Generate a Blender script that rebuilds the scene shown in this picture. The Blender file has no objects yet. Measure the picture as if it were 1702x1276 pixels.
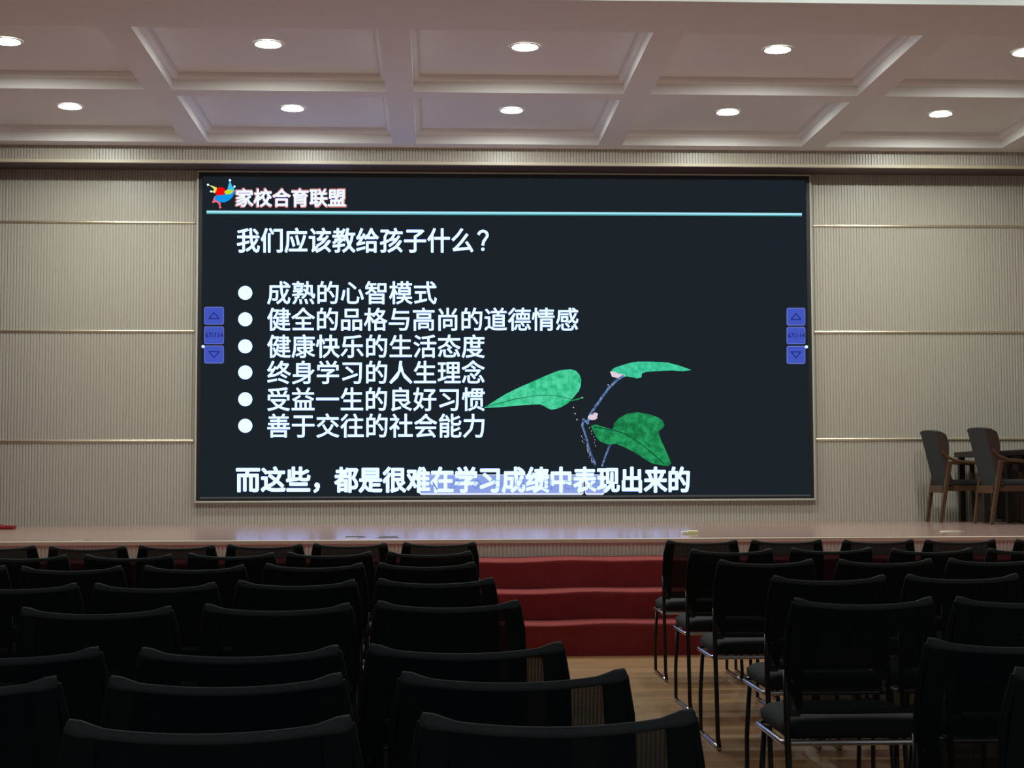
import bpy, bmesh, math, random
from mathutils import Vector, Matrix
random.seed(4)
S = bpy.context.scene
COL = S.collection

# ------------------------------------------------------------------ camera, world, exposure
FOCAL_PX = 2556.0
cam_data = bpy.data.cameras.new('camera')
cam_data.sensor_fit = 'HORIZONTAL'
cam_data.sensor_width = 36.0
cam_data.lens = FOCAL_PX * 36.0 / 1702.0
cam_data.clip_start = 0.05
cam_data.clip_end = 200
cam = bpy.data.objects.new('camera', cam_data)
COL.objects.link(cam)
yaw, pitch, roll = 0.051207, 0.063296, -0.0036
fw = Vector((math.sin(yaw) * math.cos(pitch), math.cos(yaw) * math.cos(pitch), math.sin(pitch)))
rt = Vector((math.cos(yaw), -math.sin(yaw), 0))
up = rt.cross(fw)
r2 = rt * math.cos(roll) + up * math.sin(roll)
u2 = up * math.cos(roll) - rt * math.sin(roll)
m = Matrix((r2, u2, -fw)).transposed().to_4x4()
m.translation = Vector((0, 0, 1.32))
cam.matrix_world = m
S.camera = cam

world = bpy.data.worlds.new('dim_hall_fill')  # even ambient fill, added through the open rear of the hall
S.world = world
world.use_nodes = True
bg = world.node_tree.nodes['Background']
bg.inputs['Color'].default_value = (0.86, 0.95, 1.0, 1)
bg.inputs['Strength'].default_value = 0.32

S.view_settings.view_transform = 'Standard'
S.view_settings.look = 'None'
S.view_settings.exposure = 0.0
S.view_settings.gamma = 1.0
S.view_settings.use_curve_mapping = False
LAMP_STRENGTH = 370.0

# ------------------------------------------------------------------ materials
def lin(c):
    c = c / 255.0
    return c / 12.92 if c <= 0.04045 else ((c + 0.055) / 1.055) ** 2.4
def rgb(r, g, b): return (lin(r), lin(g), lin(b), 1)

MATS = {}
def mat(name, col, rough=0.6, metal=0.0, noise=0.0, scale=20.0, stretch=(1, 1, 1), bump=0.0, bscale=None, spec=0.5, coat=0.0):
    ma = bpy.data.materials.new(name)
    ma.use_nodes = True
    nt = ma.node_tree
    b = nt.nodes['Principled BSDF']
    b.inputs['Base Color'].default_value = col
    b.inputs['Roughness'].default_value = rough
    b.inputs['Metallic'].default_value = metal
    b.inputs['Specular IOR Level'].default_value = spec
    b.inputs['Coat Weight'].default_value = coat
    if noise or bump:
        tc = nt.nodes.new('ShaderNodeTexCoord')
        mp = nt.nodes.new('ShaderNodeMapping')
        mp.inputs['Scale'].default_value = stretch
        nt.links.new(tc.outputs['Object'], mp.inputs['Vector'])
        nz = nt.nodes.new('ShaderNodeTexNoise')
        nz.inputs['Scale'].default_value = scale
        nz.inputs['Detail'].default_value = 4
        nt.links.new(mp.outputs['Vector'], nz.inputs['Vector'])
        if noise:
            hs = nt.nodes.new('ShaderNodeMix')
            hs.data_type = 'RGBA'
            hs.inputs['A'].default_value = tuple(c * (1 - noise) for c in col[:3]) + (1,)
            hs.inputs['B'].default_value = tuple(min(1, c * (1 + noise)) for c in col[:3]) + (1,)
            nt.links.new(nz.outputs['Fac'], hs.inputs['Factor'])
            nt.links.new(hs.outputs['Result'], b.inputs['Base Color'])
        if bump:
            n2 = nt.nodes.new('ShaderNodeTexNoise')
            n2.inputs['Scale'].default_value = bscale or scale
            nt.links.new(mp.outputs['Vector'], n2.inputs['Vector'])
            bp = nt.nodes.new('ShaderNodeBump')
            bp.inputs['Strength'].default_value = bump
            bp.inputs['Distance'].default_value = 0.01
            nt.links.new(n2.outputs['Fac'], bp.inputs['Height'])
            nt.links.new(bp.outputs['Normal'], b.inputs['Normal'])
    MATS[name] = ma
    return ma

def planks(name, dark, light, plank_len, plank_w, rough, grain=1.0, along='X', spec=0.5, joint=0.75):
    """Wooden boards: brick pattern for the boards, stretched noise for the grain."""
    ma = bpy.data.materials.new(name)
    ma.use_nodes = True
    nt = ma.node_tree
    b = nt.nodes['Principled BSDF']
    b.inputs['Roughness'].default_value = rough
    b.inputs['Specular IOR Level'].default_value = spec
    tc = nt.nodes.new('ShaderNodeTexCoord')
    mp = nt.nodes.new('ShaderNodeMapping')
    if along == 'Y': mp.inputs['Rotation'].default_value = (0, 0, math.pi / 2)
    nt.links.new(tc.outputs['Object'], mp.inputs['Vector'])
    br = nt.nodes.new('ShaderNodeTexBrick')
    br.inputs['Scale'].default_value = 1.0
    br.inputs['Brick Width'].default_value = plank_len
    br.inputs['Row Height'].default_value = plank_w
    br.inputs['Mortar Size'].default_value = 0.0018
    br.inputs['Color1'].default_value = dark
    br.inputs['Color2'].default_value = light
    br.inputs['Mortar'].default_value = tuple(c * joint for c in dark[:3]) + (1,)
    nt.links.new(mp.outputs['Vector'], br.inputs['Vector'])
    m2 = nt.nodes.new('ShaderNodeMapping')
    m2.inputs['Scale'].default_value = (1.2, 28, 1)
    nt.links.new(mp.outputs['Vector'], m2.inputs['Vector'])
    nz = nt.nodes.new('ShaderNodeTexNoise')
    nz.inputs['Scale'].default_value = 1.6
    nz.inputs['Detail'].default_value = 6
    nt.links.new(m2.outputs['Vector'], nz.inputs['Vector'])
    mr = nt.nodes.new('ShaderNodeMapRange')
    mr.inputs['From Min'].default_value = 0.3
    mr.inputs['From Max'].default_value = 0.7
    mr.inputs['To Min'].default_value = 1 - 0.22 * grain
    mr.inputs['To Max'].default_value = 1 + 0.22 * grain
    nt.links.new(nz.outputs['Fac'], mr.inputs['Value'])
    mx = nt.nodes.new('ShaderNodeVectorMath')
    mx.operation = 'SCALE'
    nt.links.new(br.outputs['Color'], mx.inputs[0])
    nt.links.new(mr.outputs['Result'], mx.inputs['Scale'])
    nt.links.new(mx.outputs['Vector'], b.inputs['Base Color'])
    MATS[name] = ma
    return ma

def emit(name, col, strength=1.0, col2=None, scale=8.0, stretch=(1, 1, 1)):
    ma = bpy.data.materials.new(name)
    ma.use_nodes = True
    nt = ma.node_tree
    nt.nodes.remove(nt.nodes['Principled BSDF'])
    e = nt.nodes.new('ShaderNodeEmission')
    e.inputs['Color'].default_value = col
    e.inputs['Strength'].default_value = strength
    if col2:
        tc = nt.nodes.new('ShaderNodeTexCoord')
        mp = nt.nodes.new('ShaderNodeMapping')
        mp.inputs['Scale'].default_value = stretch
        nt.links.new(tc.outputs['Object'], mp.inputs['Vector'])
        nz = nt.nodes.new('ShaderNodeTexNoise')
        nz.inputs['Scale'].default_value = scale
        nz.inputs['Detail'].default_value = 5
        nt.links.new(mp.outputs['Vector'], nz.inputs['Vector'])
        rp = nt.nodes.new('ShaderNodeValToRGB')
        rp.color_ramp.elements[0].position = 0.35
        rp.color_ramp.elements[0].color = col2
        rp.color_ramp.elements[1].position = 0.65
        rp.color_ramp.elements[1].color = col
        nt.links.new(nz.outputs['Fac'], rp.inputs['Fac'])
        nt.links.new(rp.outputs['Color'], e.inputs['Color'])
    nt.links.new(e.outputs['Emission'], nt.nodes['Material Output'].inputs['Surface'])
    MATS[name] = ma
    return ma

def mesh_fabric(name, col, see):
    """Woven see-through chair mesh with fine vertical ribs."""
    ma = bpy.data.materials.new(name)
    ma.use_nodes = True
    nt = ma.node_tree
    b = nt.nodes['Principled BSDF']
    b.inputs['Base Color'].default_value = col
    b.inputs['Roughness'].default_value = 0.85
    b.inputs['Specular IOR Level'].default_value = 0.1
    tr = nt.nodes.new('ShaderNodeBsdfTransparent')
    mx = nt.nodes.new('ShaderNodeMixShader')
    tc = nt.nodes.new('ShaderNodeTexCoord')
    wv = nt.nodes.new('ShaderNodeTexWave')
    wv.wave_type = 'BANDS'
    wv.bands_direction = 'X'
    wv.inputs['Scale'].default_value = 38.0
    wv.inputs['Distortion'].default_value = 0.6
    nt.links.new(tc.outputs['Object'], wv.inputs['Vector'])
    mr = nt.nodes.new('ShaderNodeMapRange')
    mr.inputs['To Min'].default_value = see * 0.75
    mr.inputs['To Max'].default_value = see * 1.2
    nt.links.new(wv.outputs['Fac'], mr.inputs['Value'])
    nt.links.new(mr.outputs['Result'], mx.inputs['Fac'])
    nt.links.new(b.outputs['BSDF'], mx.inputs[1])
    nt.links.new(tr.outputs['BSDF'], mx.inputs[2])
    nt.links.new(mx.outputs['Shader'], nt.nodes['Material Output'].inputs['Surface'])
    MATS[name] = ma
    return ma

mat('plaster_white', (0.82, 0.80, 0.78, 1), 0.75, noise=0.03, scale=6)
mat('hall_plaster', (0.86, 0.88, 0.86, 1), 0.75, noise=0.02, scale=4)
mat('fluted_beige', (0.47, 0.437, 0.37, 1), 0.38, noise=0.05, scale=5, stretch=(6, 6, .5))
mat('fluted_cream', (0.60, 0.60, 0.50, 1), 0.5, noise=0.04, scale=6)
mat('side_wall_beige', (0.36, 0.31, 0.25, 1), 0.7, noise=0.04, scale=4)
mat('soffit_brown', (0.10, 0.075, 0.072, 1), 0.6, noise=0.08, scale=10)
mat('cream_trim', (0.62, 0.55, 0.42, 1), 0.45, noise=0.03, scale=8)
mat('grey_cream', (0.47, 0.45, 0.39, 1), 0.5, noise=0.03, scale=8)
mat('gold_metal', (0.82, 0.74, 0.55, 1), 0.30, 0.85, noise=0.08, scale=4, stretch=(1, 8, 8))
mat('black_satin', (0.012, 0.014, 0.016, 1), 0.4)
mat('grey_aluminium', (0.16, 0.18, 0.19, 1), 0.4, 0.6)
planks('stage_boards', (0.295, 0.19, 0.162, 1), (0.365, 0.24, 0.206, 1), 1.8, 0.09, 0.18, 0.6)
planks('hall_boards', (0.30, 0.165, 0.075, 1), (0.42, 0.25, 0.115, 1), 1.2, 0.12, 0.3, 1.0)
mat('red_carpet', (0.24, 0.032, 0.034, 1), 0.95, noise=0.22, scale=5, bump=0.4, bscale=240, spec=0.1)
bs = MATS['red_carpet'].node_tree.nodes['Principled BSDF']
bs.inputs['Sheen Weight'].default_value = 0.55
bs.inputs['Sheen Roughness'].default_value = 0.45
bs.inputs['Sheen Tint'].default_value = (1.0, 0.42, 0.38, 1)
mat('red_velvet', (0.22, 0.012, 0.018, 1), 0.8, noise=0.15, scale=6, spec=0.3)
mat('chair_pad', (0.017, 0.021, 0.024, 1), 0.85, noise=0.25, scale=180, bump=0.25, bscale=400, spec=0.25)
mat('chair_rail_fabric', (0.048, 0.060, 0.064, 1), 0.8, noise=0.2, scale=200, bump=0.2, bscale=420, spec=0.3)
mesh_fabric('chair_mesh', (0.012, 0.016, 0.020, 1), 0.27)
mat('chair_sleeve', (0.010, 0.013, 0.015, 1), 0.85, noise=0.2, scale=150, spec=0.15)
mat('black_tube', (0.010, 0.010, 0.011, 1), 0.35, spec=0.4)
mat('chrome', (0.52, 0.54, 0.57, 1), 0.16, 1.0)
mat('black_plastic', (0.014, 0.015, 0.016, 1), 0.5)
mat('bolt_steel', (0.10, 0.10, 0.11, 1), 0.4, 1.0)
mat('charcoal_fabric', (0.040, 0.043, 0.046, 1), 0.9, noise=0.2, scale=120, bump=0.2, bscale=300, spec=0.2)
mat('brown_leather', (0.040, 0.020, 0.014, 1), 0.55, noise=0.2, scale=14)
mat('walnut_wood', (0.085, 0.038, 0.017, 1), 0.4, noise=0.3, scale=9, stretch=(12, 12, 1.2))
mat('dark_table_wood', (0.016, 0.011, 0.009, 1), 0.35, noise=0.3, scale=6, stretch=(1, 10, 10))
mat('brass_plate', (0.62, 0.58, 0.50, 1), 0.25, 1.0)
mat('pale_yellow_card', (0.80, 0.80, 0.45, 1), 0.6)
mat('white_card', (0.82, 0.84, 0.84, 1), 0.6)
mat('lamp_ring_white', (0.80, 0.80, 0.78, 1), 0.5)
emit('lamp_glow', (0.95, 1.0, 0.93, 1), LAMP_STRENGTH)
emit('added_hall_glow', (0.93, 1.0, 0.95, 1), LAMP_STRENGTH * 0.62)  # glow of the added, unseen hall lamps
# what the LED wall shows
emit('led_black', (0.0115, 0.0170, 0.0225, 1), 1.0)
emit('led_white', (0.88, 1.30, 2.8, 1), 1.0)
emit('led_pink_edge', rgb(240, 150, 140), 0.75)
emit('led_rule_light', rgb(170, 232, 248), 1.0)
emit('led_rule_dark', rgb(80, 160, 165), 1.0)
emit('led_button', rgb(66, 86, 190), 1.0)
emit('led_button_edge', rgb(112, 124, 205), 1.0)
emit('led_button_ink', rgb(30, 34, 110), 1.0)
emit('led_toolbar', rgb(142, 162, 230), 1.0)
emit('led_toolbar_edge', rgb(228, 232, 250), 1.0)
emit('led_icon', rgb(92, 120, 195), 1.0)
emit('led_leaf_bright', rgb(85, 216, 168), 1.0, rgb(34, 178, 118), 16.0)
emit('led_leaf_mid', rgb(75, 210, 165), 1.0, rgb(45, 182, 138), 18.0)
emit('led_leaf_deep', rgb(40, 160, 95), 1.0, rgb(22, 112, 66), 15.0)
emit('led_vein', rgb(12, 60, 42), 1.0)
emit('led_stem', rgb(120, 150, 200), 1.0, rgb(45, 70, 120), 30.0)
emit('led_petal', rgb(225, 205, 220), 1.0)
emit('led_red', rgb(240, 10, 8), 1.0)
emit('led_blue', rgb(20, 150, 235), 1.0)
emit('led_lime', rgb(190, 222, 60), 1.0)
emit('led_yellow', rgb(225, 235, 110), 1.0)
emit('led_cyan', rgb(60, 195, 240), 1.0)
emit('led_rose', rgb(240, 105, 130), 1.0)
M = MATS

# ------------------------------------------------------------------ mesh building
class MB:
    def __init__(self):
        self.v, self.f = [], []
    def add(self, vs, fs):
        o = len(self.v)
        self.v += [tuple(p) for p in vs]
        self.f += [tuple(i + o for i in f) for f in fs]
    def box(self, x0, x1, y0, y1, z0, z1):
        self.add([(x0, y0, z0), (x1, y0, z0), (x1, y1, z0), (x0, y1, z0), (x0, y0, z1), (x1, y0, z1), (x1, y1, z1), (x0, y1, z1)],
                 [(0, 3, 2, 1), (4, 5, 6, 7), (0, 1, 5, 4), (1, 2, 6, 5), (2, 3, 7, 6), (3, 0, 4, 7)])
    def quad(self, a, b, c, d): self.add([a, b, c, d], [(0, 1, 2, 3)])
    def bar(self, p, q, w0, w1, ww=None):
        """tapered square bar from p to q"""
        p, q = Vector(p), Vector(q)
        d = (q - p).normalized()
        a = d.cross(Vector((0, 1, 0)) if abs(d.y) < .9 else Vector((1, 0, 0))).normalized()
        b = d.cross(a)
        vs = []
        for c, w in ((p, w0), (q, w1)):
            for sa, sb in ((-1, -1), (1, -1), (1, 1), (-1, 1)):
                vs.append(c + a * sa * w / 2 + b * sb * (ww or w) / 2)
        self.add(vs, [(0, 3, 2, 1), (4, 5, 6, 7), (0, 1, 5, 4), (1, 2, 6, 5), (2, 3, 7, 6), (3, 0, 4, 7)])
    def tube(self, pts, r, n=8, closed=False):
        pts = [Vector(p) for p in pts]
        rs = r if isinstance(r, (list, tuple)) else [r] * len(pts)
        rings = []
        prev = None
        k = len(pts)
        for i, p in enumerate(pts):
            if closed: t = (pts[(i + 1) % k] - pts[i - 1]).normalized()
            elif i == 0: t = (pts[1] - p).normalized()
            elif i == k - 1: t = (p - pts[-2]).normalized()
            else: t = ((pts[i + 1] - p).normalized() + (p - pts[i - 1]).normalized()).normalized()
            if prev is None:
                a = t.cross(Vector((0, 0, 1)) if abs(t.z) < .9 else Vector((0, 1, 0))).normalized()
            else:
                a = (prev - t * prev.dot(t)).normalized()
            prev = a
            b = t.cross(a)
            rings.append([p + (a * math.cos(2 * math.pi * j / n) + b * math.sin(2 * math.pi * j / n)) * rs[i] for j in range(n)])
        vs = [q for ring in rings for q in ring]
        fs = []
        for i in range(k if closed else k - 1):
            for j in range(n):
                a0, a1 = i * n + j, i * n + (j + 1) % n
                b0, b1 = ((i + 1) % k) * n + j, ((i + 1) % k) * n + (j + 1) % n
                fs.append((a0, a1, b1, b0))
        if not closed:
            fs.append(tuple(range(n))[::-1])
            fs.append(tuple((k - 1) * n + j for j in range(n)))
        self.add(vs, fs)
    def lathe(self, prof, n=32, c=(0, 0, 0)):
        vs, fs = [], []
        for r, z in prof:
            for j in range(n):
                a = 2 * math.pi * j / n
                vs.append((c[0] + r * math.cos(a), c[1] + r * math.sin(a), c[2] + z))
        for i in range(len(prof) - 1):
            for j in range(n):
                fs.append((i * n + j, i * n + (j + 1) % n, (i + 1) * n + (j + 1) % n, (i + 1) * n + j))
        self.add(vs, fs)
    def grid(self, fn, nu, nv):
        vs = [fn(i / nu, j / nv) for j in range(nv + 1) for i in range(nu + 1)]
        fs = [(j * (nu + 1) + i, j * (nu + 1) + i + 1, (j + 1) * (nu + 1) + i + 1, (j + 1) * (nu + 1) + i) for j in range(nv) for i in range(nu)]
        self.add(vs, fs)
    def build(self, name, material, parent=None, bevel=0.0, segs=2, smooth=False, fix=True):
        me = bpy.data.meshes.new(name)
        me.from_pydata(self.v, [], self.f)
        if fix:
            bm = bmesh.new(); bm.from_mesh(me)
            bmesh.ops.recalc_face_normals(bm, faces=bm.faces)
            bm.to_mesh(me); bm.free()
        if bevel:
            bm = bmesh.new(); bm.from_mesh(me)
            bmesh.ops.bevel(bm, geom=[e for e in bm.edges if e.is_manifold and e.calc_face_angle(0) > 0.5], offset=bevel, segments=segs, profile=0.5, affect='EDGES', clamp_overlap=True)
            bm.to_mesh(me); bm.free()
        if smooth:
            for p in me.polygons: p.use_smooth = True
        me.materials.append(material)
        o = bpy.data.objects.new(name, me)
        COL.objects.link(o)
        if parent: o.parent = parent
        return o

def tag(o, label=None, cat=None, group=None, kind=None):
    if label: o['label'] = label
    if cat: o['category'] = cat
    if group: o['group'] = group
    if kind: o['kind'] = kind
    return o
def empty(name, loc=(0, 0, 0), rz=0.0):
    o = bpy.data.objects.new(name, None)
    o.empty_display_size = 0.1
    COL.objects.link(o)
    o.location = loc
    o.rotation_euler = (0, 0, rz)
    return o
def structure(o): o['kind'] = 'structure'; return o
def copy_tree(o, parent=None):
    c = o.copy()
    COL.objects.link(c)
    c.parent = parent
    for ch in o.children: copy_tree(ch, c)
    return c

# ------------------------------------------------------------------ the room
CX = 0.87                    # middle of the hall
XL, XR = CX - 8.47, CX + 8.47
WALL_Y = 18.50
STAGE_Z, STAGE_Y = 0.825, 13.20
BEAM_Z, COFFER_Z = 5.27, 5.44
FASCIA_Y, SOFFIT_Z = 18.06, 5.07

b = MB(); b.box(XL, XR, -5, 13.25, -0.15, 0); structure(b.build('floor', M['hall_boards']))
b = MB(); b.box(XL, XR, STAGE_Y + 0.01, WALL_Y + 0.1, 0.0, STAGE_Z); structure(b.build('floor_stage', M['stage_boards']))
b = MB(); b.box(XL - .2, XL, -5, WALL_Y + .3, -.15, 6.5); structure(b.build('wall_left', M['side_wall_beige']))
b = MB(); b.box(XR, XR + .2, -5, WALL_Y + .3, -.15, 6.5); structure(b.build('wall_right', M['side_wall_beige']))

def flutes(x0, x1, z0, z1, y, pitch=0.0355, depth=0.010):
    mb = MB()
    prof = [(0.0, depth), (0.20, depth), (0.25, 0.002), (0.36, 0.0), (0.86, 0.0), (0.95, 0.002)]
    n = int(round((x1 - x0) / pitch))
    p = (x1 - x0) / n
    pts = [(x0 + (i + a) * p, y + d) for i in range(n) for a, d in prof] + [(x1, y + depth)]
    vs = [(x, yy, z0) for x, yy in pts] + [(x, yy, z1) for x, yy in pts]
    k = len(pts)
    mb.add(vs, [(i, i + 1, k + i + 1, k + i) for i in range(k - 1)])
    return mb
# back wall of the stage: fluted panels on a solid wall
mb = flutes(XL, XR, STAGE_Z, SOFFIT_Z + .02, WALL_Y - 0.013)
mb.box(XL, XR, WALL_Y + 0.002, WALL_Y + 0.25, STAGE_Z, 5.6)
structure(mb.build('wall_back', M['fluted_beige'], fix=False))
# bulkhead above: fluted fascia, cream lip, brown soffit
mb = flutes(XL, XR, SOFFIT_Z + 0.035, BEAM_Z, FASCIA_Y - 0.013)
structure(mb.build('trim_fascia', M['fluted_beige'], fix=False))
b = MB(); b.box(XL, XR, FASCIA_Y - 0.016, FASCIA_Y + .03, SOFFIT_Z, SOFFIT_Z + 0.035); structure(b.build('trim_fascia_lip', M['cream_trim']))
b = MB(); b.box(XL, XR, FASCIA_Y + .031, WALL_Y - .014, SOFFIT_Z + .001, SOFFIT_Z + .04); structure(b.build('ceiling_soffit', M['soffit_brown']))
# gold strips across the fluted wall
SCR_X0, SCR_X1 = -2.81, 4.60
n = 0
for z in (4.435, 3.125, 1.815):
    for x0, x1 in ((XL, SCR_X0 - .045), (SCR_X1 + .045, XR)):
        n += 1
        b = MB()
        prof = [(WALL_Y - .004, -.018), (WALL_Y - .016, -.018)] + [(WALL_Y - .016 - .012 * math.cos(a), .018 * math.sin(a)) for a in [math.radians(-70 + 14 * k) for k in range(11)]] + [(WALL_Y - .016, .018), (WALL_Y - .004, .018)]
        k = len(prof)
        b.add([(x, y, z + dz) for x in (x0, x1) for y, dz in prof], [(i, (i + 1) % k, k + (i + 1) % k, k + i) for i in range(k)] + [tuple(range(k)), tuple(range(k, 2 * k))])
        structure(b.build('trim_%d' % n, M['gold_metal']))
# front of the stage
mb = flutes(XL, XR, 0.0, STAGE_Z - 0.036, STAGE_Y, pitch=0.033, depth=0.006)
structure(mb.build('wall_stage_front', M['fluted_cream'], fix=False))
b = MB(); b.box(XL, XR, STAGE_Y - .010, STAGE_Y + .05, STAGE_Z - .036, STAGE_Z + .003); structure(b.build('trim_stage_edge', M['cream_trim'], bevel=.006))

# coffered ceiling over the stage
rows = [(13.27, 15.43), (15.68, 17.82)]
cols = [(CX + 2.42 * i - 1.07, CX + 2.42 * i + 1.07) for i in range(-3, 4)]
mb = MB()
xs = [XL] + [x for c in cols for x in c] + [XR]
ys = [12.40] + [y for r in rows for y in r] + [FASCIA_Y]
for i in range(len(xs) - 1):
    for j in range(len(ys) - 1):
        if i % 2 == 1 and j % 2 == 1: continue
        mb.quad((xs[i], ys[j], BEAM_Z), (xs[i], ys[j + 1], BEAM_Z), (xs[i + 1], ys[j + 1], BEAM_Z), (xs[i + 1], ys[j], BEAM_Z))
prof = [(0, BEAM_Z), (0, BEAM_Z + .105), (.010, BEAM_Z + .107)]
for k in range(1, 7):
    a = k / 6 * math.pi / 2
    prof.append((.010 + .055 * math.sin(a), BEAM_Z + .107 + .057 * (1 - math.cos(a))))
prof += [(.065, BEAM_Z + .168), (.072, COFFER_Z)]
for x0, x1 in cols:
    for y0, y1 in rows:
        loops = [[(x0 + d, y0 + d, z), (x1 - d, y0 + d, z), (x1 - d, y1 - d, z), (x0 + d, y1 - d, z)] for d, z in prof]
        for p, q in zip(loops, loops[1:]):
            for e in range(4): mb.quad(p[e], p[(e + 1) % 4], q[(e + 1) % 4], q[e])
        mb.quad(*loops[-1])
mb.box(XL, XR, 12.40, WALL_Y + .3, COFFER_Z + .02, COFFER_Z + .12)
structure(mb.build('ceiling', M['plaster_white'], fix=False))
b = MB(); b.box(XL, XR, -5, 12.39, 6.3, 6.5); structure(b.build('ceiling_hall', M['hall_plaster']))
b = MB(); b.box(XL, XR, 12.37, 12.398, BEAM_Z - .004, 6.3); structure(b.build('trim_beam_face', M['hall_plaster']))

# ------------------------------------------------------------------ carpeted steps
st = empty('carpeted_steps', (CX, 11.69, 0))
tag(st, 'wide flight of three red carpeted steps rising to the stage front', 'steps')
def step(y0, y1, z0, z1):
    mb = MB()
    n = 120
    prof = [(y0, z0), (y0, z1 - .02), (y0 + .004, z1 - .008), (y0 + .014, z1 - .001), (y0 + .03, z1), (y1 - .02, z1), (y1, z1 + .004), (y1, z0)]
    vs = []
    for i in range(n + 1):
        x = XL + .02 - CX + (XR - XL - .04) * i / n
        w = .0035 * math.sin(x * 3.1 + y0) + .003 * math.sin(x * 7.7 + 2 * y0)
        for k, (y, z) in enumerate(prof):
            vs.append((x, y - 11.69 + (w if k in (1, 2) else 0), z + (w if 2 <= k <= 6 else 0)))
    k = len(prof)
    fs = [(i * k + j, (i + 1) * k + j, (i + 1) * k + (j + 1) % k, i * k + (j + 1) % k) for i in range(n) for j in range(k)]
    fs += [tuple(range(k)), tuple(n * k + j for j in range(k))[::-1]]
    mb.add(vs, fs)
    return mb.build('step', M['red_carpet'], st, smooth=False)
step(11.69, 13.19, 0.0, 0.243)
step(12.075, 13.19, 0.243, 0.455)
step(12.55, 13.19, 0.455, 0.676)

# ------------------------------------------------------------------ downlights in the coffers
ring = MB(); ring.lathe([(.116, .006), (.117, -.005), (.126, -.009), (.138, -.006), (.142, 0)], 40)
lens = MB(); lens.lathe([(.0005, -.0028), (.06, -.0028), (.1155, -.0028)], 40)
words = ['leftmost', 'second from the left', 'middle', 'second from the right', 'rightmost']
first = None
for r, (y0, y1) in enumerate(rows):
    for i in range(5):
        if first is None:
            first = o = empty('downlight')
            ring.build('trim_ring', M['lamp_ring_white'], o, smooth=True)
            lens.build('lens', M['lamp_glow'], o)
        else:
            o = copy_tree(first)
        o.location = (CX + 2.42 * (i - 2), (14.33, 16.83)[r], COFFER_Z - .007)
        tag(o, 'lit round downlight, %s of the coffer row %s' % (words[i], ('farther from the wall', 'next to the screen wall')[r]), 'ceiling light', 'round downlights in the ceiling coffers')

for i in range(5):  # unseen hall lamps, added to brighten the white beam face
    o = copy_tree(first)
    for ch in o.children:
        if ch.name.startswith('lens'):
            ch.data = ch.data.copy()
            ch.data.materials[0] = M['added_hall_glow']
    o.location = (CX + 2.42 * (i - 2), 11.2, 6.293)
    tag(o, 'added unseen round downlight, %s in the hall ceiling above the chairs' % words[i], 'ceiling light', 'added unseen downlights in the hall ceiling')

# ------------------------------------------------------------------ LED wall and the slide on it
scr = empty('led_screen', ((SCR_X0 + SCR_X1) / 2, WALL_Y - .012, 1.09))
tag(scr, 'huge black LED wall showing a white Chinese text slide with green leaves', 'screen')
OX, OY, OZ = scr.location
FRONT = 18.452                                     # plane of the lit panel
def sl(mb_fn):  return mb_fn
def child(mb, name, material, parent, **k):
    mb.v = [(x - OX, y - OY, z - OZ) for x, y, z in mb.v]
    return mb.build(name, material, parent, **k)
def frame_mb(x0, x1, z0, z1, w, y0, y1):
    mb = MB()
    mb.box(x0, x1, y0, y1, z1 - w, z1); mb.box(x0, x1, y0, y1, z0, z0 + w)
    mb.box(x0, x0 + w, y0, y1, z0 + w, z1 - w); mb.box(x1 - w, x1, y0, y1, z0 + w, z1 - w)
    return mb
SZ0, SZ1 = 1.104, 5.052
child(frame_mb(SCR_X0 - .024, SCR_X1 + .024, SZ0 - .026, SZ1 + .012, .024, WALL_Y - .070, WALL_Y - .012), 'outer_frame', M['grey_cream'], scr, bevel=.004, segs=1)
child(frame_mb(SCR_X0, SCR_X1, SZ0, SZ1 - .018, .045, WALL_Y - .068, WALL_Y - .012), 'bezel', M['black_satin'], scr, bevel=.003, segs=1)
b = MB(); b.box(SCR_X0 + .05, SCR_X1 - .05, WALL_Y - .072, WALL_Y - .066, SZ0 + .026, SZ0 + .044)
child(b, 'bottom_rail', M['grey_aluminium'], scr)
b = MB(); b.box(SCR_X0 + .045, SCR_X1 - .045, FRONT, WALL_Y - .012, SZ0 + .045, SZ1 - .063)
panel = child(b, 'display_panel', M['led_black'], scr)

# slide layout: design units (1702 wide) mapped to metres on the panel
A00, A10, A01, A11 = (-2.816, 5.048), (4.610, 5.053), (-2.800, 1.106), (4.591, 1.104)
def P(u, v):
    # corners of the layout: (330,285) (1346,291) (327,832) (1352,828)
    t = (v - 285.0) / 545.0
    ul, ur = 330 - 3 * t, 1346 + 6 * t
    s = (u - ul) / (ur - ul)
    vt, vb = 285 + 6 * s, 832 - 4 * s
    t = (v - vt) / (vb - vt)
    f = lambda k: (A00[k] * (1 - s) + A10[k] * s) * (1 - t) + (A01[k] * (1 - s) + A11[k] * s) * t
    return f(0), f(1)
def poly(mb, pts, y):
    mb.add([(P(u, v)[0], y, P(u, v)[1]) for u, v in pts], [tuple(range(len(pts)))])
def disc(mb, u, v, r, y, n=24, ry=None):
    poly(mb, [(u + r * math.cos(2 * math.pi * i / n), v + (ry or r) * math.sin(2 * math.pi * i / n)) for i in range(n)], y)
def line(mb, pts, w, y):
    for (a, c), (d, e) in zip(pts, pts[1:]):
        l = math.hypot(d - a, e - c) or 1
        nx, ny = -(e - c) / l * w / 2, (d - a) / l * w / 2
        ex, ey = (d - a) / l * w * .25, (e - c) / l * w * .25
        poly(mb, [(a + nx - ex, c + ny - ey), (d + nx + ex, e + ny + ey), (d - nx + ex, e - ny + ey), (a - nx - ex, c - ny - ey)], y)
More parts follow.
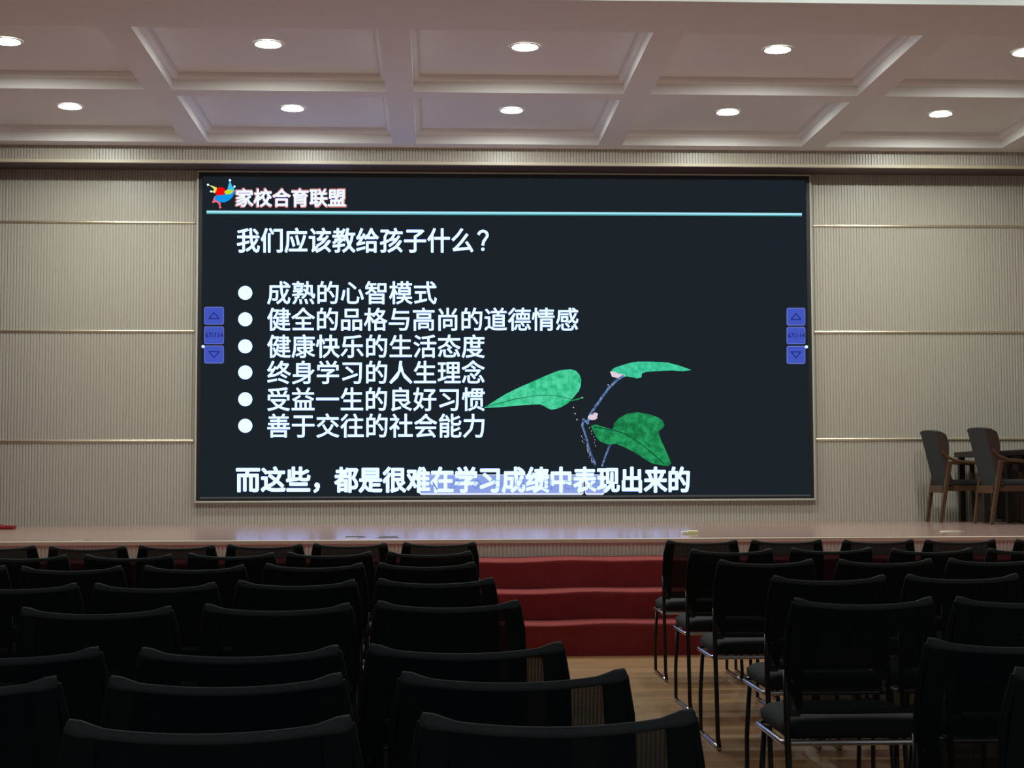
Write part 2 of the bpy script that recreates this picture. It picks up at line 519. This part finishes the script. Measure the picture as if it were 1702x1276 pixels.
def rrect(u0, u1, v0, v1, r, n=4):
    pts = []
    for cx, cy, a0 in ((u1 - r, v0 + r, -90), (u1 - r, v1 - r, 0), (u0 + r, v1 - r, 90), (u0 + r, v0 + r, 180)):
        for i in range(n + 1):
            a = math.radians(a0 + 90 * i / n)
            pts.append((cx + r * math.cos(a), cy + r * math.sin(a)))
    return pts
def part(mb, name, material, parent=None):
    return child(mb, name, material, parent or panel, fix=False)
def text(body, u0, u1, v0, v1, offset, material, y, name, em=None):
    cu = bpy.data.curves.new('glyphs', 'FONT')
    cu.body = body
    cu.size = 1.0
    cu.resolution_u = 2
    ob = bpy.data.objects.new('glyphs', cu)
    COL.objects.link(ob)
    dg = bpy.context.evaluated_depsgraph_get()
    me = bpy.data.meshes.new_from_object(ob.evaluated_get(dg))
    xs = [q.co.x for q in me.vertices]; zs = [q.co.y for q in me.vertices]
    ax, bx, az, bz = min(xs), max(xs), min(zs), max(zs)
    for q in me.vertices:
        u = u0 + (q.co.x - ax) / (bx - ax) * (u1 - u0)
        v = v1 - (q.co.y - az) / (bz - az) * (v1 - v0)
        x, z = P(u, v)
        q.co = (x - OX, y - OY, z - OZ)
    # heavier strokes: the glyph outlines grown by a ring of small shifts
    vs = [q.co.copy() for q in me.vertices]
    fs = [tuple(p.vertices) for p in me.polygons]
    g = offset * (u1 - u0) / (bx - ax) * 7.31e-3 if len(body) > 1 else .0045
    mb = MB()
    mb.add(vs, fs)
    for k in range(12 if offset else 0):
        a = 2 * math.pi * (k + .5) / 12
        mb.add([(q.x + g * math.cos(a), q.y + 4e-5 * (k + 1), q.z + g * math.sin(a)) for q in vs], fs)
    bpy.data.meshes.remove(me)
    o = mb.build(name, material, panel, fix=False)
    bpy.data.objects.remove(ob); bpy.data.curves.remove(cu)
    return o
Y1, Y2, Y3, Y4 = FRONT - .002, FRONT - .004, FRONT - .006, FRONT - .008
text('家校合育联盟', 390, 571.5, 313, 345, .045, M['led_pink_edge'], Y1, 'heading_glow')
text('家校合育联盟', 391.5, 570, 314.5, 343.5, .022, M['led_white'], Y2, 'heading_text')
text('我们应该教给孩子什么', 393, 781, 380, 420.5, .020, M['led_white'], Y2, 'question_text')
b = MB()
line(b, [(790.3, 390)] + [(797.6 + 7.2 * math.cos(math.radians(a)), 391.5 - 6.6 * math.sin(math.radians(a))) for a in range(160, -41, -20)] + [(798.6, 402.5), (797.4, 408)], 4.6, Y2)
disc(b, 797.4, 415.2, 2.9, Y2, 14)
part(b, 'question_mark', M['led_white'])
for body, u1, v0, v1 in (('成熟的心智模式', 720.5, 469, 507), ('健全的品格与高尚的道德情感', 956, 513, 551), ('健康快乐的生活态度', 800, 558, 596),
                         ('终身学习的人生理念', 800, 601, 639.5), ('受益一生的良好习惯', 800, 645.5, 684), ('善于交往的社会能力', 799.5, 689, 728)):
    text(body, 442.5, u1, v0, v1, .014, M['led_white'], Y2, 'bullet_text')
    b = MB(); disc(b, 406, (v0 + v1) / 2 + .2, 11.6, Y2); part(b, 'bullet_dot', M['led_white'])
text('而这些，', 392, 527, 777, 818, .034, M['led_white'], Y3, 'closing_text')
text('都是很难在学习成绩中表现出来的', 553, 1142, 777, 818, .036, M['led_white'], Y3, 'closing_text')
# rule under the heading
b = MB(); poly(b, [(343, 350.5), (1333, 354.5), (1333, 357.7), (343, 354.0)], Y1); part(b, 'rule_line', M['led_rule_light'])
b = MB(); poly(b, [(343, 354.0), (1333, 357.7), (1333, 359.8), (343, 356.3)], Y1); part(b, 'rule_shade', M['led_rule_dark'])
# splash logo
lg = lambda pts: [(330 + x / 6.304, 285 + y / 6.304) for x, y in pts]
def logo(pts, m, name, y):
    b = MB(); poly(b, lg(pts), y); return part(b, name, M[m])
logo([(160, 262), (200, 246), (262, 243), (320, 222), (366, 178), (374, 215), (346, 272), (310, 306), (262, 326), (205, 318), (168, 300)], 'led_blue', 'logo_blue_swoosh', Y1)
logo([(262, 210), (298, 188), (340, 183), (362, 198), (345, 228), (318, 240), (272, 240)], 'led_lime', 'logo_lime_patch', Y2)
logo([(296, 188), (308, 140), (322, 96), (336, 132), (348, 164), (366, 162), (362, 192), (330, 196)], 'led_cyan', 'logo_cyan_arm', Y3)
logo([(100, 139), (150, 154), (188, 170), (184, 205), (166, 228), (128, 213), (162, 195), (146, 172)], 'led_yellow', 'logo_yellow_arm', Y2)
logo([(164, 258), (168, 300), (205, 318), (228, 330), (222, 378), (212, 378), (205, 340), (178, 322), (152, 330), (148, 302)], 'led_rose', 'logo_rose_arm', Y2)
logo([(186, 178), (216, 166), (254, 170), (272, 188), (262, 238), (232, 252), (190, 250), (171, 240)], 'led_red', 'logo_red_core', Y3)
b = MB()
for x, y, r in ((97, 140, 1.8), (127, 210, 1.6), (322, 92, 2.0), (369, 158, 1.8)): disc(b, 330 + x / 6.304, 285 + y / 6.304, r, Y4, 12)
part(b, 'logo_dots', M['led_white'])
b = MB()
for x, y, r in ((150, 323, 1.8), (222, 380, 1.9)): disc(b, 330 + x / 6.304, 285 + y / 6.304, r, Y4, 12)
part(b, 'logo_rose_dots', M['led_rose'])
# leafy sprout
pl = lambda pts: [(760 + x / 2.659, 560 + y / 2.659) for x, y in pts]
def sprout(pts, m, name, y):
    b = MB(); poly(b, pl(pts), y); return part(b, name, M[m])
def stroke(pts, w, m, name, y):
    b = MB(); line(b, pl(pts), w, y); return part(b, name, M[m])
sprout([(103, 317), (130, 300), (160, 280), (200, 256), (240, 236), (280, 218), (320, 201), (362, 182), (400, 166), (428, 155), (455, 149), (490, 147), (512, 154), (527, 170), (535, 192), (533, 222), (524, 243), (508, 262), (490, 283), (470, 300), (445, 314), (425, 321), (402, 325), (385, 318), (370, 308), (352, 301), (300, 303), (240, 308), (170, 314)], 'led_leaf_bright', 'leaf', Y1)
stroke([(115, 312), (240, 278), (340, 262), (420, 262), (490, 278), (520, 285)], .9, 'led_vein', 'leaf_vein', Y2)
stroke([(490, 284), (515, 280), (542, 271)], 2.2, 'led_leaf_deep', 'leaf_stalk', Y2)
sprout([(664, 160), (680, 141), (720, 128), (750, 119), (785, 113), (850, 113), (920, 117), (970, 130), (1027, 150), (990, 155), (930, 152), (870, 155), (825, 158), (806, 165), (803, 182), (785, 187), (740, 178), (700, 185), (675, 178)], 'led_leaf_mid', 'leaf', Y1)
sprout([(663, 158), (678, 156), (700, 165), (732, 172), (716, 180), (700, 187), (672, 179)], 'led_petal', 'leaf_underside', Y2)
stroke([(722, 176), (690, 198), (660, 228), (636, 258), (615, 288), (592, 320), (575, 347), (562, 382)], 4.2, 'led_stem', 'stem', Y3)
stroke([(566, 386), (545, 366), (540, 395), (552, 430), (562, 465), (574, 510), (598, 565)], 3.6, 'led_stem', 'stem', Y2)
stroke([(664, 476), (652, 505), (640, 535), (628, 572)], 3.0, 'led_stem', 'stem', Y2)
b = MB(); disc(b, 760 + 585 / 2.659, 560 + 358 / 2.659, 8.0, Y4, 16, 4.6); disc(b, 760 + 598 / 2.659, 560 + 346 / 2.659, 4.2, Y4, 14, 3.2); part(b, 'bud', M['led_petal'])
sprout([(578, 396), (598, 389), (640, 402), (675, 411), (681, 386), (705, 360), (740, 342), (785, 336), (840, 345), (880, 360), (898, 374), (906, 389), (900, 405), (880, 420), (884, 440), (892, 462), (904, 486), (915, 510), (926, 536), (936, 560), (925, 572), (890, 568), (850, 560), (825, 546), (800, 530), (770, 511), (740, 495), (715, 484), (690, 475), (655, 478), (620, 465), (604, 448), (590, 424)], 'led_leaf_deep', 'leaf', Y1)
stroke([(590, 400), (680, 415), (730, 430), (790, 466), (850, 515), (905, 562)], 1.3, 'led_vein', 'leaf_vein', Y2)
b = MB()
rnd = random.Random(3)
for k in range(16):
    t = k / 15
    disc(b, 760 + (540 + 40 * t + rnd.uniform(-8, 8)) / 2.659, 560 + (440 + 115 * t) / 2.659, rnd.uniform(.5, 1.0), Y3, 8)
for k in range(7):
    disc(b, 760 + (572 + 5 * k + rnd.uniform(-5, 5)) / 2.659, 560 + (405 + 13 * k) / 2.659, .7, Y3, 8)
for x, y in ((500, 315), (508, 342), (516, 368), (540, 272), (655, 216)): disc(b, 760 + x / 2.659, 560 + y / 2.659, 1.1, Y3, 8)
part(b, 'dew_drops', M['led_petal'])
# page buttons on both sides
for u0, u1, vs_, cur in ((339, 371, ((511.5, 541), (544, 573.5), (576, 605.5)), (337.3, 577.5)), (1307, 1338.5, ((513, 542.5), (545, 573.5), (576.5, 606)), (1340.3, 578))):
    for k, (v0, v1) in enumerate(vs_):
        b = MB(); poly(b, rrect(u0, u1, v0, v1, 3.0), Y1); e = part(b, 'page_button', M['led_button_edge'])
        b = MB(); poly(b, rrect(u0 + 1.1, u1 - 1.1, v0 + 1.1, v1 - 1.1, 2.2), Y2); part(b, 'button_face', M['led_button'])
        cx_, cy_ = (u0 + u1) / 2, (v0 + v1) / 2
        if k != 1:
            s_ = -1 if k == 0 else 1
            tri = [(cx_ - 8.3, cy_ - 4.8 * s_), (cx_ + 8.3, cy_ - 4.8 * s_), (cx_, cy_ + 5.2 * s_)]
            b = MB(); line(b, tri + tri[:1], 1.5, Y3); part(b, 'button_arrow', M['led_button_ink'])
        else:
            text('67/114', u0 + 2, u1 - .8, cy_ - 4.2, cy_ + 3.6, .012, M['led_button_ink'], Y3, 'page_number')
    b = MB(); disc(b, cur[0], cur[1], 2.6, Y4, 14); part(b, 'pointer_dot', M['led_white'])
# drawing toolbar under the last line
for u0, u1 in ((692, 965), (967.5, 1000)):
    b = MB(); poly(b, rrect(u0, u1, 789, 822.5, 4), Y1); part(b, 'toolbar', M['led_toolbar_edge'])
    b = MB(); poly(b, rrect(u0 + 1.2, u1 - 1.2, 790, 819.5, 3), Y2); part(b, 'toolbar_face', M['led_toolbar'])
tz = lambda pts: [(680 + x / 5.158, 770 + y / 5.158) for x, y in pts]
b = MB()
W_ = .8
line(b, tz([(178, 165), (215, 225)]), 2.2, Y4)
line(b, tz([(325, 220), (332, 196), (385, 143), (412, 160), (355, 212), (325, 220)]), W_, Y4)
line(b, tz([(515, 190), (556, 143), (590, 175), (545, 220), (515, 190)]), W_, Y4); line(b, tz([(535, 165), (570, 197)]), W_, Y4)
line(b, tz([(730 + 32 * math.cos(a / 8 * math.pi), 176 + 30 * math.sin(a / 8 * math.pi)) for a in range(17)]), W_, Y4)
line(b, tz([(893, 145), (950, 145), (950, 196), (893, 196), (893, 145)]), W_, Y4); line(b, tz([(905, 222), (920, 205), (938, 222)]), W_, Y4)
line(b, tz([(1128, 145), (1195, 145), (1195, 222), (1128, 222), (1128, 145)]), W_, Y4); line(b, tz([(1140, 180), (1182, 180)]), W_, Y4)
line(b, tz([(1313, 155), (1380, 155), (1380, 215), (1313, 215), (1313, 155)]), W_, Y4); line(b, tz([(1335, 150), (1335, 190), (1365, 190)]), W_, Y4)
line(b, tz([(1530, 150), (1595, 150), (1595, 205), (1530, 205), (1530, 150)]), W_, Y4); line(b, tz([(1545, 178), (1580, 178)]), W_, Y4)
part(b, 'toolbar_icons', M['led_icon'])

# ------------------------------------------------------------------ mesh-back sled chairs
def make_chair():
    root = empty('conference_chair')
    # seat cushion
    mb = MB()
    def top(u, v):
        x, y = (u - .5) * 2, v
        e = max(0, abs(x) - .8) / .2
        fr = max(0, v - .82) / .18; bk = max(0, .12 - v) / .12
        h = .068 - .022 * e ** 2 - .020 * fr ** 2 - .012 * bk ** 2 + .006 * math.cos(x * 1.5)
        hw = .253 - .022 * (max(0, v - .75) / .25) ** 2 - .015 * (max(0, .15 - v) / .15) ** 2
        return (x * hw, -.185 + .475 * v, .452 + h)
    mb.grid(top, 14, 14)
    N = 15
    border = [i for i in range(N)] + [j * N + N - 1 for j in range(1, N)] + [(N - 1) * N + i for i in range(N - 2, -1, -1)] + [j * N for j in range(N - 2, 0, -1)]
    base = len(mb.v)
    for i in border:
        x, y, z = mb.v[i]
        mb.v.append((x * .99, y, .466))
    for i in border:
        x, y, z = mb.v[i]
        mb.v.append((x * .93, y * .94 + .004, .452))
    L = len(border)
    for k in range(L):
        a, c = border[k], border[(k + 1) % L]
        d, e = base + k, base + (k + 1) % L
        mb.f.append((a, c, e, d))
        mb.f.append((d, e, e + L, d + L))
    mb.f.append(tuple(base + L + k for k in range(L)))
    mb.build('seat', M['chair_pad'], root, smooth=True)
    # chrome frame under the seat
    mb = MB()
    loop = []
    for cx, cy, a0 in ((.235, .22, 0), (-.235, .22, 90), (-.235, -.165, 180), (.235, -.165, 270)):
        for i in range(5):
            a = math.radians(a0 + 90 * i / 4)
            loop.append((cx + .022 * math.cos(a), cy + .022 * math.sin(a), .442))
    mb.tube(loop, .0105, 8, closed=True)
    mb.build('seat_frame', M['chrome'], root, smooth=True)
    for s in (-1, 1):
        mb = MB(); mb.tube([(s * .240, .20, .44), (s * .250, .225, .20), (s * .248, .238, .035), (s * .248, .235, .016)], .0105, 8)
        mb.build('leg', M['black_tube'], root, smooth=True)
        mb = MB(); mb.tube([(s * .248, .243, .012), (s * .248, .1, .011), (s * .248, -.15, .011), (s * .248, -.293, .012)], .0108, 8)
        mb.build('sled_runner', M['chrome'], root, smooth=True)
        mb = MB(); mb.tube([(s * .248, -.290, .018), (s * .254, -.284, .06), (s * .251, -.245, .30), (s * .251, -.222, .47), (s * .251, -.216, .58), (s * .251, -.217, .69)], .0112, 8)
        mb.build('leg', M['black_tube'], root, smooth=True)
        # slanted side tube of the back, inside the mesh sleeve
        mb = MB(); mb.tube([(s * .248, -.216, .60), (s * .251, -.218, .70), (s * .246, -.236, .83), (s * .230, -.258, .915)], [.011, .011, .0105, .010], 8)
        mb.build('back_post', M['chair_sleeve'], root, smooth=True)
        # bracket joining back and legs
        mb = MB(); x0, x1 = sorted((s * .206, s * .248))
        mb.box(x0, x1, -.226, -.214, .535, .685)
        br = mb.build('bracket', M['black_plastic'], root, bevel=.004, segs=1)
        for z in (.565, .655):
            mb = MB(); mb.tube([(s * .232, -.226, z), (s * .232, -.231, z)], .0075, 10)
            mb.build('bolt', M['bolt_steel'], br)
    # mesh back
    def back(t, h, off):
        x = (t - .5) * 2
        hw = .252 - .022 * max(0, (h - .35) / .65)
        bulge = .030 * (1 - x * x)
        y = -.214 - .044 * h ** 1.5 - bulge * (0.55 + .45 * h) + off
        z = .552 + .358 * h - .016 * (1 - x * x) * h
        return (x * hw, y, z)
    mb = MB()
    mb.grid(lambda t, h: back(t, h, -.004), 18, 10)
    mb.grid(lambda t, h: back(t, h, .005), 18, 10)
    mb.build('backrest', M['chair_mesh'], root, smooth=True, fix=False)
    # sewn side bands of the sleeve
    for s in (0, 1):
        mb = MB()
        mb.grid(lambda t, h: back((.0 if s == 0 else .90) + .10 * t, h, -.0075), 3, 10)
        mb.grid(lambda t, h: back((.0 if s == 0 else .90) + .10 * t, h, .0085), 3, 10)
        mb.build('side_band', M['chair_sleeve'], root, smooth=True, fix=False)
    # top roll, thicker at the corners
    pts, rs = [], []
    for i in range(25):
        t = i / 24
        x, y, z = back(t, 1.0, 0)
        c = abs(t - .5) * 2
        pts.append((x * 1.01, y, z + .005 + .004 * max(0, (c - .74) / .26)))
        rs.append(.0098 + .0085 * max(0, (c - .74) / .26) ** 1.2)
    rs[0] = rs[-1] = .0135
    mb = MB(); mb.tube(pts, rs, 10)
    mb.build('top_rail', M['chair_rail_fabric'], root, smooth=True)
    mb = MB(); mb.tube([back(i / 12, 0.0, 0) for i in range(13)], .009, 8)
    mb.build('lower_rail', M['chair_pad'], root, smooth=True)
    return root

CHAIRS = [
    (True, [(-2.748, 9.916), (-2.151, 9.753), (-1.612, 9.818), (-1.07, 9.896), (-0.535, 9.979), (0.04, 10.064)]),
    (True, [(-2.24, 8.586), (-1.664, 8.548), (-1.121, 8.666), (-0.583, 8.714), (-0.022, 8.736)]),
    (True, [(-2.267, 7.471), (-1.703, 7.388), (-1.129, 7.39), (-0.574, 7.503), (-0.033, 7.524)]),
    (True, [(-1.625, 6.132), (-1.085, 6.111), (-0.545, 6.218), (0.01, 6.288)]),
    (True, [(-1.06, 4.951), (-0.501, 5.025), (0.048, 5.1)]),
    (True, [(-1.027, 3.738), (-0.458, 3.723), (0.08, 3.754)]),
    (True, [(-0.991, 3.175), (-0.419, 3.182), (0.166, 3.207)]),
    (True, [(-0.37, 2.606), (0.212, 2.636)]),
    (False, [(1.78, 10.177), (2.344, 10.167), (2.94, 10.088), (3.475, 10.043), (4.068, 10.002)]),
    (False, [(1.71, 8.804), (2.312, 8.885), (2.854, 8.732), (3.41, 8.709)]),
    (False, [(1.647, 7.598), (2.242, 7.579), (2.806, 7.605)]),
    (False, [(1.625, 6.295), (2.193, 6.323)]),
    (False, [(1.428, 5.091), (1.979, 5.1)]),
    (False, [(1.452, 3.776)]),
    (False, [(1.44, 3.172)]),
]
ORD = ['front', 'second', 'third', 'fourth', 'fifth', 'sixth', 'seventh', 'eighth']
proto = None
nrow = {True: 0, False: 0}
for is_left, row in CHAIRS:
    r = nrow[is_left]; nrow[is_left] += 1
    seats = row[::-1] if is_left else row
    for k, (x, y) in enumerate(seats):
        if proto is None: proto = o = make_chair()
        else: o = copy_tree(proto)
        rz = random.uniform(-.008, .008) + (.03 if is_left and r >= 5 else 0)
        o.location = (x, y + .26, 0)
        o.location.x += -.26 * math.sin(rz)
        o.rotation_euler = (0, 0, rz)
        side = 'left' if is_left else 'right'
        pos = 'right beside the aisle' if k == 0 else '%s from the aisle' % ORD[k]
        tag(o, 'black mesh-back chair, %s row from the stage, %s block, %s' % (ORD[r], side, pos), 'chair', 'black mesh chairs in rows')

# ------------------------------------------------------------------ armchairs and tables on the stage
def make_armchair():
    root = empty('armchair')
    # upholstered wing back, leaning backwards
    def lev(h):
        y = -.25 - .15 * h
        w = .262 + .012 * h
        d = .055 + .075 * max(0, min(1, (h - .35) / .35)) - .03 * max(0, (h - .9) / .1)
        return y, w, d
    mb = MB()
    n = 12
    def shell(h, k):
        y, w, d = lev(h)
        z = .43 + .65 * h - (.02 * (k ** 4) if h > .95 else 0)
        return (k * w, y + .025 * k * k * (1 if h > 0 else 1), z)
    mb.grid(lambda u, v: shell(v, u * 2 - 1), 14, n)
    mb.grid(lambda u, v: (lambda p: (p[0], p[1] + .075, p[2]))(shell(v, u * 2 - 1)), 14, n)
    for edge in (0, 1):
        mb.grid(lambda u, v: (lambda p: (p[0], p[1] + .075 * u, p[2]))(shell(v, -1 if edge == 0 else 1)), 1, n)
        mb.grid(lambda u, v: (lambda p: (p[0], p[1] + .075 * v, p[2]))(shell(edge, u * 2 - 1)), 14, 1)
    mb.build('backrest', M['charcoal_fabric'], root, smooth=False)
    for s in (-1, 1):
        mb = MB()
        vs = []
        for j in range(n + 1):
            h = j / n
            y, w, d = lev(h)
            z = .43 + .65 * h - (.018 if j == n else 0)
            yb = y + .030
            dd = d if j < n else d * .7
            vs += [(s * (w + .002), yb, z), (s * (w + .012), yb + dd, z), (s * (w - .035), yb + dd, z), (s * (w - .035), yb, z)]
        fs = [(j * 4 + a, j * 4 + (a + 1) % 4, (j + 1) * 4 + (a + 1) % 4, (j + 1) * 4 + a) for j in range(n) for a in range(4)] + [(0, 1, 2, 3), tuple(n * 4 + a for a in range(4))]
        mb.add(vs, fs)
        mb.build('wing', M['brown_leather'], root, bevel=.006, segs=2)
    mb = MB(); mb.box(-.235, .235, -.20, .27, .425, .50)
    mb.build('seat', M['charcoal_fabric'], root, bevel=.025, segs=3, smooth=True)
    mb = MB()
    mb.box(-.245, .245, -.285, -.25, .345, .43); mb.box(-.25, .25, .235, .27, .365, .43)
    mb.box(-.25, -.22, -.24, .24, .365, .43); mb.box(.22, .25, -.24, .24, .365, .43)
    mb.build('seat_rail', M['walnut_wood'], root, bevel=.004, segs=1)
    for s in (-1, 1):
        mb = MB(); mb.bar((s * .262, -.31, 0), (s * .285, -.195, .715), .040, .052); mb.build('leg', M['walnut_wood'], root, bevel=.005, segs=1)
        mb = MB(); mb.bar((s * .250, .25, 0), (s * .265, .245, .68), .036, .048); mb.build('leg', M['walnut_wood'], root, bevel=.005, segs=1)
        # arm sweeping down from the wing, with a rear support
        mb = MB()
        path = [(-.285, .83, .03), (-.225, .76, .04), (-.12, .715, .05), (.06, .695, .055), (.20, .69, .06), (.275, .69, .055)]
        vs = []
        for y, z, w in path:
            for dx, dz in ((-w / 2, -.018), (w / 2, -.018), (w / 2, .018), (-w / 2, .018)): vs.append((s * .285 + dx, y, z + dz))
        fs = [(j * 4 + a, j * 4 + (a + 1) % 4, (j + 1) * 4 + (a + 1) % 4, (j + 1) * 4 + a) for j in range(len(path) - 1) for a in range(4)] + [(0, 1, 2, 3), tuple((len(path) - 1) * 4 + a for a in range(4))]
        mb.add(vs, fs)
        ar = mb.build('armrest', M['walnut_wood'], root, bevel=.008, segs=2)
    return root
ac = make_armchair()
ac.location = (6.46, 17.0, STAGE_Z); ac.rotation_euler = (0, 0, -math.pi / 2)
tag(ac, 'grey wing-back wooden armchair on stage, the one farther from the screen', 'armchair', 'wing-back armchairs on the stage')
a2 = copy_tree(ac)
a2.location = (6.22, 17.96, STAGE_Z); a2.rotation_euler = (0, 0, -math.pi / 2 - .02)
tag(a2, 'grey wing-back wooden armchair on stage, nearer the screen and back wall', 'armchair', 'wing-back armchairs on the stage')

def make_table():
    root = empty('meeting_table')
    mb = MB(); mb.box(0, 1.6, -.46, .46, .765, .83); mb.build('tabletop', M['dark_table_wood'], root, bevel=.006, segs=2)
    for x, y in ((.07, -.40), (.07, .40), (1.53, -.40), (1.53, .40)):
        mb = MB(); mb.box(x - .035, x + .035, y - .035, y + .035, 0, .765); mb.build('leg', M['dark_table_wood'], root, bevel=.004, segs=1)
    mb = MB(); mb.box(.50, .52, -.43, .43, .02, .765); mb.build('end_panel', M['dark_table_wood'], root)
    mb = MB(); mb.box(.50, 1.5, .40, .42, .02, .765); mb.build('modesty_panel', M['dark_table_wood'], root)
    return root
tb = make_table(); tb.location = (6.31, 17.93, STAGE_Z)
tag(tb, 'dark wooden table on stage whose end holds the armchair nearer the screen', 'table', 'dark tables on the stage')
t2 = copy_tree(tb); t2.location = (6.53, 16.98, STAGE_Z)
tag(t2, 'dark wooden table on stage, cut by the picture edge, farther from the screen', 'table', 'dark tables on the stage')

# ------------------------------------------------------------------ red drape at the side of the stage and small things on the boards
mb = MB()
def drape(u, v):
    x = XL + .1 + (-4.86 - XL - .1) * u
    z = STAGE_Z + .012 + 4.2 * v
    fl = max(0, 1 - v / .012)
    y = 16.98 + .06 * math.sin(u * 70) + .02 * math.sin(u * 170)
    return (x + .12 * fl * fl * (u ** 6), y, z if v > 0 else STAGE_Z + .012)
nu, nv = 160, 60
mb.grid(lambda u, v: drape(u, v ** 2.2), nu, nv)
hem = MB()
dr = empty('stage_curtain', (-5.4, 16.98, STAGE_Z))
mb.v = [(x + 5.4, y - 16.98, z - STAGE_Z) for x, y, z in mb.v]
mb.build('drape', M['red_velvet'], dr, smooth=True, fix=False)
hem.add([(-4.90, 16.86, STAGE_Z + .002), (-4.53, 16.90, STAGE_Z + .002), (-4.53, 17.05, STAGE_Z + .002), (-4.90, 17.09, STAGE_Z + .002),
         (-4.90, 16.86, STAGE_Z + .11), (-4.76, 16.88, STAGE_Z + .075), (-4.76, 17.07, STAGE_Z + .075), (-4.90, 17.09, STAGE_Z + .11),
         (-4.66, 16.89, STAGE_Z + .04), (-4.66, 17.06, STAGE_Z + .04), (-4.53, 16.90, STAGE_Z + .038), (-4.53, 17.05, STAGE_Z + .038)],
        [(0, 3, 2, 1), (4, 5, 6, 7), (5, 8, 9, 6), (8, 10, 11, 9), (0, 1, 10, 8, 5, 4), (3, 7, 6, 9, 11, 2), (1, 2, 11, 10), (0, 4, 7, 3)])
hem.v = [(x + 5.4, y - 16.98, z - STAGE_Z) for x, y, z in hem.v]
hem.build('hem', M['red_velvet'], dr, bevel=.008)
tag(dr, 'red stage drape whose hem trails onto the boards at left edge', 'curtain')

def floor_plate(x, y, w, d, label, tilt=0.0):
    r = empty('floor_socket', (x, y, STAGE_Z))
    mb = MB(); mb.box(-w / 2, w / 2, -d / 2, d / 2, 0.0, .006); mb.build('cover_plate', M['brass_plate'], r, bevel=.002, segs=1)
    mb = MB(); mb.box(-w * .38, w * .38, -d * .36, d * .36, .006, .011); mb.build('lid', M['black_satin'] if tilt else M['brass_plate'], r, bevel=.002, segs=1)
    tag(r, label, 'floor socket', 'floor sockets in the stage boards')
floor_plate(-3.02, 13.40, .12, .16, 'small metal floor socket on the stage, behind the front-row chairs by the curtain')
floor_plate(-.70, 13.85, .22, .14, 'dark-lidded floor socket below the screen, nearer the curtain of the pair', 1)
floor_plate(-.40, 13.78, .22, .14, 'dark-lidded floor socket below the screen, nearer the aisle of the pair', 1)
floor_plate(4.93, 14.55, .26, .16, 'shiny metal floor socket on the stage in front of the armchairs')
r = empty('card_box', (2.38, 14.2, STAGE_Z))
mb = MB(); mb.box(-.035, .065, -.04, .04, .0, .035); mb.build('box', M['pale_yellow_card'], r, bevel=.003, segs=1)
mb = MB(); mb.box(-.085, -.04, -.03, .03, .0, .032); mb.build('end_flap', M['white_card'], r, bevel=.003, segs=1)
tag(r, 'small pale yellow box lying on the stage boards near the aisle', 'box')
